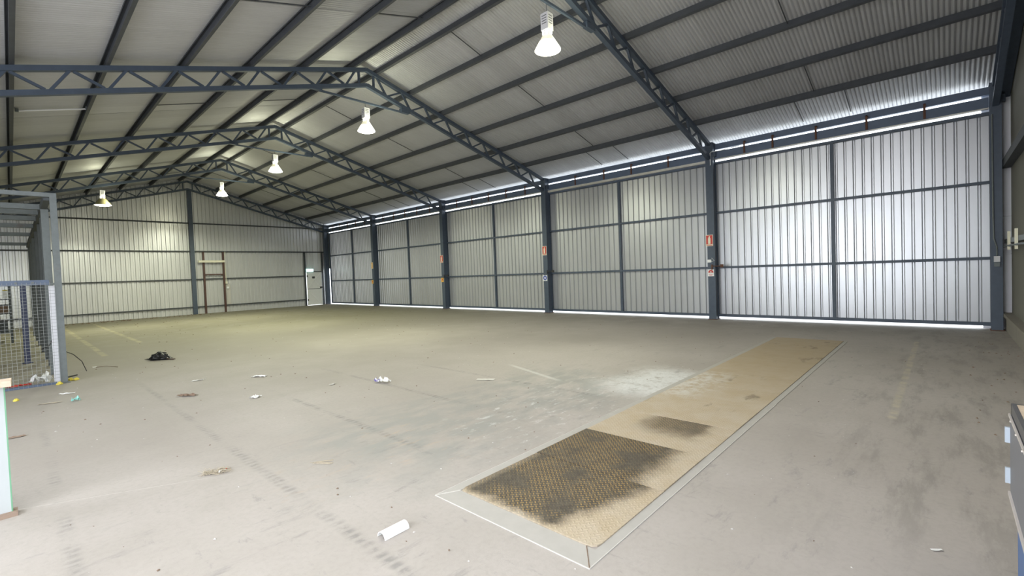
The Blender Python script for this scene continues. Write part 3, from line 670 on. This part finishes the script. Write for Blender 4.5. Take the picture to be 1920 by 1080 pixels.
for i in range(len(PX)-1):
    a, b = PX[i]+0.003, PX[i+1]-0.003
    zt_ = 0.010 + (0.003 if i in (1, 3) else 0.0) + R.uniform(0, 0.0012)
    if i == 0:      # rounded outer corner
        pr = [(a+0.05, PY1), (a, PY1-0.02), (a, PY0+0.07), (a+0.01, PY0+0.03), (a+0.03, PY0+0.01), (a+0.07, PY0), (b, PY0), (b, PY1)]
    else: pr = [(a, PY0), (b, PY0), (b, PY1), (a, PY1)]
    n = len(pr); mb = MB()
    mb.add([(p[0], p[1], 0.001) for p in pr]+[(p[0], p[1], zt_) for p in pr], [tuple(range(n, 2*n))]+[(j, (j+1) % n, n+(j+1) % n, n+j) for j in range(n)])
    if i == 0: mb.f = [tuple(reversed(f)) for f in mb.f]
    obj('tread_plate', mb, 'plate', pit)

# ------------------------------------------------------------------ cage at the left
cg = thing('steel_cage_frame', 'tall galvanised steel frame with roof slats at the left edge', 'frame', (-15.2, 11.12, 0))
CXR, CXL, CY0, CY1, CZ = -13.81, -16.6, 11.12, 23.7, 3.29
obj('front_post', B(CXR-0.05, CXR+0.04, CY0-0.04, CY0+0.05, 0, CZ), 'galv', cg)
obj('front_post', B(CXL, CXL+0.1, CY0-0.04, CY0+0.05, 0, CZ), 'galv', cg)
obj('base_foot', B(CXR-0.08, CXR+0.07, CY0-0.07, CY0+0.08, 0, 0.012), 'galv', cg)
obj('front_beam', B(CXL, CXR-0.05, CY0-0.04, CY0+0.05, CZ-0.07, CZ), 'galv', cg)
obj('side_beam', B(CXR-0.12, CXR-0.03, CY0+0.05, CY1, CZ-0.12, CZ-0.01), 'galvdark', cg)
for yy in (12.75, 13.6, 14.8, 16.5, 19.0, 22.9):
    obj('roof_slat', MB().extrude([(0,0),(0.10,0),(0.10,0.10),(0.09,0.10),(0.09,0.01),(0,0.01)], (CXL, yy, CZ-0.10), (CXR-0.12, yy, CZ-0.10), (0,-1,0), (0,0,1)), 'galv', cg)
obj('side_post', B(-13.93, -13.82, 12.4, 12.5, 0, CZ-0.12), 'galv', cg)
for yy in (13.9, 15.3, 17.2, 19.4, 21.3, 23.6): obj('side_post', B(-13.90, -13.78, yy-0.06, yy+0.06, 0, CZ-0.12), 'galvdark', cg)
mp = thing('mesh_panel', 'square wire mesh panel with a blue top rail in the galvanised frame', 'mesh panel', (-15.2, 11.1, 0))
obj('top_rail', B(CXL+0.1, CXR-0.12, 11.07, 11.12, 1.715, 1.800), 'bluerail', mp); obj('bottom_rail', B(CXL+0.1, CXR-0.10, 11.07, 11.11, 0.0, 0.035), 'bluerail', mp)
for xx in (-14.13, -14.33, -14.9): obj('bolt', MB().extrude([(0.018*math.cos(i*math.pi/4), 0.018*math.sin(i*math.pi/4)) for i in range(8)], (xx, 11.055, 1.757), (xx, 11.07, 1.757), (1,0,0), (0,0,1)), 'galv', mp)
wm = MB(); xx = CXR-0.06
while xx > CXL+0.1: wm.box(xx-0.0018, xx+0.0018, 11.058, 11.063, 0.0, 1.76); xx -= 0.056
zz = 0.05
while zz < 1.76: wm.box(CXL+0.1, CXR-0.05, 11.063, 11.068, zz-0.0018, zz+0.0018); zz += 0.056
wo = obj('wire_grid', wm, 'wire', mp); wo['kind'] = 'stuff'
tag(obj('white_plank', MB().box(-13.935, -13.845, 11.22, 11.27, 0.0, 1.70).box(-13.88, -13.865, 11.205, 11.22, 1.32, 1.42), 'whitewall'), 'white upright plank behind the mesh beside the cage post', 'plank')
npst = thing('navy_post', 'navy blue steel post standing behind the wire mesh', 'post', (-14.2, 14.93, 0))
obj('shaft', B(-14.25, -14.15, 14.88, 14.98, 0, 1.74), 'navy', npst); obj('foot', B(-14.29, -14.11, 14.84, 15.02, 0, 0.012), 'navy', npst)
# storage rack far behind the mesh
rk = thing('storage_rack', 'low dark storage rack behind the wire mesh at the left edge', 'rack', (-15.3, 22, 0))
for yy in (21.3, 22.6):
    for xx in (-16.2, -14.42): obj('upright', B(xx-0.03, xx+0.03, yy-0.03, yy+0.03, 0, 1.85), 'galvdark', rk)
for zz in (0.35, 0.95, 1.40): obj('shelf', B(-16.2, -14.42, 21.3, 22.6, zz-0.03, zz), 'galvdark', rk)
items = [(-14.50, 1.40, 0.14, 0.26, 'white', 'white carton on the top rack shelf nearest the mesh post'), (-14.72, 1.40, 0.16, 0.20, 'amber', 'amber carton on the top rack shelf'),
         (-14.98, 1.40, 0.18, 0.30, 'papergrey', 'grey carton on the top rack shelf at the picture edge'), (-14.56, 0.95, 0.20, 0.24, 'twig', 'brown crate on the middle rack shelf'),
         (-14.88, 0.95, 0.22, 0.28, 'papergrey', 'pale crate on the middle rack shelf'), (-14.70, 0.35, 0.40, 0.34, 'galvdark', 'dark bin on the bottom rack shelf')]
for (xx, zz, ww, hh, mt, lab) in items:
    t = thing('storage_box', lab, 'box', (xx, 21.7, zz), 'boxes on the storage rack')
    obj('body', B(xx-ww/2, xx+ww/2, 21.45, 21.95, zz, zz+hh), mt, t); obj('lid', B(xx-ww/2-0.008, xx+ww/2+0.008, 21.44, 21.96, zz+hh, zz+hh+0.03), 'yellow' if mt == 'white' else 'slot', t)

# ------------------------------------------------------------------ panel at the left edge, bench at the right edge
wp = thing('laminate_divider', 'upright white laminate panel with a green edge at the left', 'panel', (-14.9, 4.92, 0))
obj('sheet', B(-15.6, -14.462, 4.90, 4.935, 0.03, 0.945), 'melamine', wp)
obj('edge_strip', B(-14.462, -14.454, 4.898, 4.937, 0.03, 0.947), 'greenedge', wp)
obj('foot', B(-15.6, -14.43, 4.86, 4.97, 0.0, 0.03), 'timberdark', wp)
tag(obj('timber_board', MB().bar((-15.5, 4.90, 0.968), (-14.42, 4.88, 0.968), 0.16, 0.04), 'timber'), 'raw timber board lying on top of the white panel', 'board')
bn_ = thing('work_bench', 'blue work bench with timber top and grey hinged flap at the right', 'bench', (-12.2, -0.6, 0))
obj('timber_top', MB().box(-13.30, -11.09, -0.55, -0.243, 0.865, 0.896), 'timber', bn_)
obj('timber_top', MB().box(-13.30, -11.09, -0.92, -0.556, 0.865, 0.893), 'timber', bn_)
obj('edge_angle', MB().box(-13.30, -11.075, -0.242, -0.226, 0.845, 0.898), 'benchdark', bn_)
obj('edge_angle', MB().box(-11.088, -11.070, -0.92, -0.226, 0.845, 0.895), 'benchdark', bn_)
fp = obj('flap', B(-13.28, -11.065, -0.236, -0.222, 0.455, 0.840), 'benchpanel', bn_)
obj('trim', B(-13.28, -11.075, -0.222, -0.216, 0.835, 0.848), 'edgezinc', fp); obj('trim', B(-13.28, -11.065, -0.222, -0.214, 0.445, 0.462), 'edgezinc', fp)
for i in range(9): obj('screw', MB().lathe((-11.2-i*0.23, -0.215, 0.835), [(0.004, 0), (0.004, 0.007)], 8, True, True), 'edgezinc', fp)
obj('carcase', B(-13.26, -11.07, -0.90, -0.245, 0.0, 0.845), 'benchblue', bn_)
for zz in (0.50, 0.70): obj('hinge', B(-11.068, -11.050, -0.25, -0.205, zz, zz+0.075), 'hinge', bn_)

# ------------------------------------------------------------------ litter
def crumple(cx_, cy_, lx, ly, rz, h, seed, nx=9, ny=6, ragged=0.15):
    rr = random.Random(seed); mb = MB(); c, s = math.cos(rz), math.sin(rz)
    for j in range(ny+1):
        for i in range(nx+1):
            u = (i/nx-0.5)*lx*(1+rr.uniform(-ragged, ragged)); v = (j/ny-0.5)*ly*(1+rr.uniform(-ragged, ragged))
            z = 0.004 + h*max(0.0, 0.5+mnoise.noise(Vector((i*0.55+seed, j*0.7, seed*1.3))))*(0.5+0.9*rr.random())
            mb.v.append((cx_+u*c-v*s, cy_+u*s+v*c, z))
    for j in range(ny):
        for i in range(nx):
            a = j*(nx+1)+i; mb.f.append((a, a+1, a+nx+2, a+nx+1))
    return mb
# black bag
t = thing('black_bag', 'crumpled black plastic bag lying on the bare floor', 'bag', (-12.15, 12.55, 0))
mb = MB(); rr = random.Random(3); nu, nv = 26, 12; ang = math.atan2(-0.50, 0.32)
for j in range(nv+1):
    for i in range(nu):
        a = 2*math.pi*i/nu; ph = (j/nv)*math.pi*0.5
        u = math.cos(a)*math.cos(ph); v = math.sin(a)*math.cos(ph); z = math.sin(ph)
        n_ = mnoise.noise(Vector((u*3.1, v*3.1, z*3.1+2)))*0.30 + mnoise.noise(Vector((u*8, v*8, z*8)))*0.16
        k_ = 1+n_; tail = 1.0+0.55*max(0, u)**3
        lx, ly, lz = u*0.215*k_*tail, v*0.17*k_*(1-0.45*max(0, u)), max(0.0, z*0.165*k_*(1-0.55*max(0, u+0.1)))
        mb.v.append((-12.165+lx*math.cos(ang)-ly*math.sin(ang), 12.56+lx*math.sin(ang)+ly*math.cos(ang), lz+0.002))
mb.f = [(j*nu+i, j*nu+(i+1) % nu, (j+1)*nu+(i+1) % nu, (j+1)*nu+i) for j in range(nv) for i in range(nu)]
obj('bag_body', mb, 'black', t)
obj('loose_flap', crumple(-12.03, 12.28, 0.18, 0.07, ang, 0.03, 5), 'twig', t); obj('loose_flap', crumple(-12.36, 12.80, 0.10, 0.06, ang, 0.015, 8), 'black', t)
# white half-round cover piece
mb = MB(); n = 14; L0, L1 = Vector((-12.875, 2.54, 0)), Vector((-12.690, 2.545, 0)); rr_ = 0.043
for e in (L0, L1):
    for i in range(n+1):
        a = math.pi*i/n
        for q in (rr_, rr_-0.004): mb.v.append((e.x, e.y+q*math.cos(a), 0.002+q*0.95*math.sin(a)))
m2 = 2*(n+1)
for i in range(n):
    a = 2*i; mb.f += [(a, a+2, m2+a+2, m2+a), (a+1, m2+a+1, m2+a+3, a+3), (a, a+1, a+3, a+2), (m2+a, m2+a+2, m2+a+3, m2+a+1)]
mb.f += [(0, m2, m2+1, 1), (2*n, 2*n+1, m2+2*n+1, m2+2*n)]
tag(obj('half_round_cover', mb, 'plastic'), 'white half-round plastic cover piece lying on the near floor', 'cover')
# papers
def paper(name, lab, cat, *a, mat='paper', **kw): return tag(obj(name, crumple(*a, **kw), mat), lab, cat, 'scraps on the floor')
pw = thing('crumpled_wrapper', 'crumpled white and purple wrapper on the middle floor', 'wrapper', (-10.48, 6.3, 0), 'scraps on the floor')
obj('film', crumple(-10.48, 6.30, 0.24, 0.10, -1.2, 0.075, 11), 'paper', pw); obj('print', crumple(-10.535, 6.37, 0.07, 0.05, -1.2, 0.05, 12, 4, 3), 'purple', pw)
paper('paper_sheet', 'flat pale card right of the crumpled wrapper', 'paper', -9.435, 5.09, 0.28, 0.12, -0.98, 0.004, 13, ragged=0.02, mat='papergrey')
paper('paper_scrap', 'white paper scrap beyond the brown leaf litter', 'paper', -11.51, 8.52, 0.23, 0.09, -0.80, 0.02, 14)
paper('paper_strip', 'white paper strip just in front of the black bag', 'paper', -12.28, 9.13, 0.17, 0.05, -0.2, 0.012, 15)
paper('torn_film', 'small torn clear film on the floor near the drip marks', 'film', -12.07, 7.03, 0.13, 0.10, 0.6, 0.03, 16)
paper('leaf_litter', 'brown strip of dead leaf litter on the floor', 'litter', -12.68, 8.02, 0.27, 0.08, -0.85, 0.03, 17, mat='twig')
paper('white_strip', 'thin curved white strip on the floor near the cage post', 'strip', -13.86, 9.88, 0.20, 0.035, -0.5, 0.012, 18, ragged=0.03)
paper('teal_wrapper', 'tiny teal wrapper scrap on the floor below the cage', 'wrapper', -13.81, 9.13, 0.09, 0.06, 0.3, 0.05, 19, mat='teal')
paper('tan_card', 'torn tan card strip in front of the mesh panel', 'card', -14.08, 9.27, 0.24, 0.05, -0.3, 0.008, 20, mat='straw')
paper('brown_card', 'torn brown card beside the white laminate panel', 'card', -14.42, 7.48, 0.13, 0.09, 0.1, 0.006, 21, mat='timberdark')
paper('white_rag', 'crumpled white rag inside the foot of the mesh panel', 'rag', -14.09, 11.45, 0.24, 0.22, -0.6, 0.14, 22)
paper('red_rag', 'flat red rag inside the mesh panel at the floor', 'rag', -14.36, 11.42, 0.28, 0.14, 0.1, 0.03, 23, mat='red')
paper('grey_scrap', 'small grey paper scrap between the card and the rag marks', 'paper', -11.02, 6.85, 0.12, 0.06, 0.4, 0.01, 24, mat='papergrey')
paper('white_chip', 'thin white chip on the floor in front of the blue bench', 'chip', -10.93, 0.045, 0.06, 0.02, -0.9, 0.004, 25, 4, 2)
def foam(cx_, cy_, r_, seed):
    mb = MB(); rr = random.Random(seed); nu, nv = 10, 5
    for j in range(nv+1):
        for i in range(nu):
            a = 2*math.pi*i/nu; ph = j/nv*math.pi/2; k_ = 1+rr.uniform(-0.18, 0.18)
            mb.v.append((cx_+r_*k_*math.cos(a)*math.cos(ph), cy_+r_*k_*math.sin(a)*math.cos(ph), 0.002+r_*1.0*k_*math.sin(ph)))
    mb.f = [(j*nu+i, j*nu+(i+1) % nu, (j+1)*nu+(i+1) % nu, (j+1)*nu+i) for j in range(nv) for i in range(nu)]
    mb.f.append(tuple(nv*nu+i for i in range(nu)))
    return mb
for (a, b, r_, s_, lab) in ((-13.885, 10.98, 0.045, 1, 'yellow foam lump left of the galvanised post foot'), (-13.725, 11.26, 0.045, 2, 'yellow foam lump right of the galvanised post, left one of two'),
                            (-13.655, 11.22, 0.042, 3, 'yellow foam lump farthest right of the galvanised post'), (-14.41, 9.95, 0.035, 4, 'yellow foam lump near the white laminate panel')):
    tag(obj('foam_lump', foam(a, b, r_, s_), 'yellow'), lab, 'foam lump', 'yellow foam lumps')
ca = thing('cable_offcut', 'black cable offcut curling past the cage post', 'cable', (-13.75, 11.9, 0))
obj('cable', MB().tube([(-14.05, 11.9, 0.55), (-13.95, 11.75, 0.62), (-13.86, 11.7, 0.85)], 0.008, 6), 'blackmetal', ca)
obj('cable_tail', MB().tube([(-13.72, 12.0, 0.45), (-13.62, 12.05, 0.38), (-13.50, 12.1, 0.22), (-13.44, 12.1, 0.02)], 0.007, 6), 'blackmetal', ca)
tag(obj('dark_rod', MB().tube([(-13.80, 11.62, 0.014), (-13.60, 11.80, 0.014)], 0.012, 6), 'blackmetal'), 'short dark rod on the floor behind the cage post', 'rod')
wr_ = thing('wire_scrap', 'thin wire scrap with a white tag near the black bag', 'wire', (-13.17, 12.5, 0))
obj('wire', MB().tube([(-13.25, 12.62, 0.006), (-13.1, 12.45, 0.02), (-12.95, 12.2, 0.006)], 0.005, 6), 'twig', wr_); obj('tag', crumple(-13.27, 12.65, 0.07, 0.05, 0.2, 0.012, 31, 3, 2), 'paper', wr_)
# straw nest
ns = thing('straw_clump', 'flattened straw clump with a red scrap on the near floor', 'straw', (-13.25, 4.53, 0))
mb = MB(); rr = random.Random(41)
for i in range(130):
    g = rr.gauss; cx_, cy_ = (-13.215+g(0, 0.026), 4.525+g(0, 0.030)) if i < 85 else (-13.30+g(0, 0.024), 4.57+g(0, 0.022))
    a = rr.uniform(0, math.pi); l = rr.uniform(0.015, 0.04); z = rr.uniform(0.003, 0.020)
    mb.bar((cx_-l*math.cos(a), cy_-l*math.sin(a), z), (cx_+l*math.cos(a), cy_+l*math.sin(a), z+rr.uniform(-0.002, 0.008)), 0.003, 0.002)
so = obj('straws', mb, 'straw', ns); so['kind'] = 'stuff'
obj('red_scrap', crumple(-13.175, 4.52, 0.018, 0.022, 0.3, 0.02, 42, 3, 3), 'red', ns); obj('white_fleck', crumple(-13.225, 4.50, 0.02, 0.014, 0.3, 0.02, 43, 3, 2), 'paper', ns)
ss = MB()
for i in range(7): ss.bar((-12.60+R.uniform(-0.03, 0.03), 4.06+R.uniform(-0.03, 0.03), 0.004), (-12.50+R.uniform(-0.03, 0.06), 3.96+R.uniform(-0.05, 0.03), 0.005), 0.004, 0.003)
tag(obj('straw_sticks', ss, 'straw'), 'few loose straws beside the rusty floor smear', 'straw')
# uncountable crumbs
mb = MB(); rr = random.Random(77)
def crumb(x, y, s):
    a = rr.uniform(0, 6.28); e = rr.uniform(0.4, 1.0)
    pts = [(x+s*math.cos(a+q)*(e if i % 2 else 1), y+s*math.sin(a+q)*(e if i % 2 else 1), 0.002) for i, q in enumerate((0, 1.6, 3.1, 4.7))]
    mb.add(pts+[(x, y, 0.002+s*0.6)], [(0,1,4),(1,2,4),(2,3,4),(3,0,4)])
dark = []
for i in range(420):
    x, y = rr.uniform(-14.2, -0.6), 0.2+14*rr.random()**1.6
    crumb(x, y, rr.uniform(0.004, 0.015)*(0.6+y*0.06))
o = obj('pale_crumbs', mb, 'papergrey'); tag(o, 'tiny pale crumbs scattered across the floor', 'crumbs'); o['kind'] = 'stuff'
mb = MB()
for i in range(520):
    x = rr.uniform(-14.2, -0.6); y = rr.uniform(8, 29.2) if i < 330 else rr.uniform(0.2, 9)
    crumb(x, y, rr.uniform(0.006, 0.022)*(0.5+y*0.045))
for i in range(90): crumb(rr.uniform(-13.5, -7.0), rr.uniform(28.6, 29.55), rr.uniform(0.02, 0.07))
for i in range(60): crumb(rr.uniform(-8.5, -2.0), rr.uniform(-0.85, -0.2), rr.uniform(0.006, 0.02))
o = obj('dark_crumbs', mb, 'twig'); tag(o, 'tiny dark leaf crumbs scattered across the floor', 'crumbs'); o['kind'] = 'stuff'
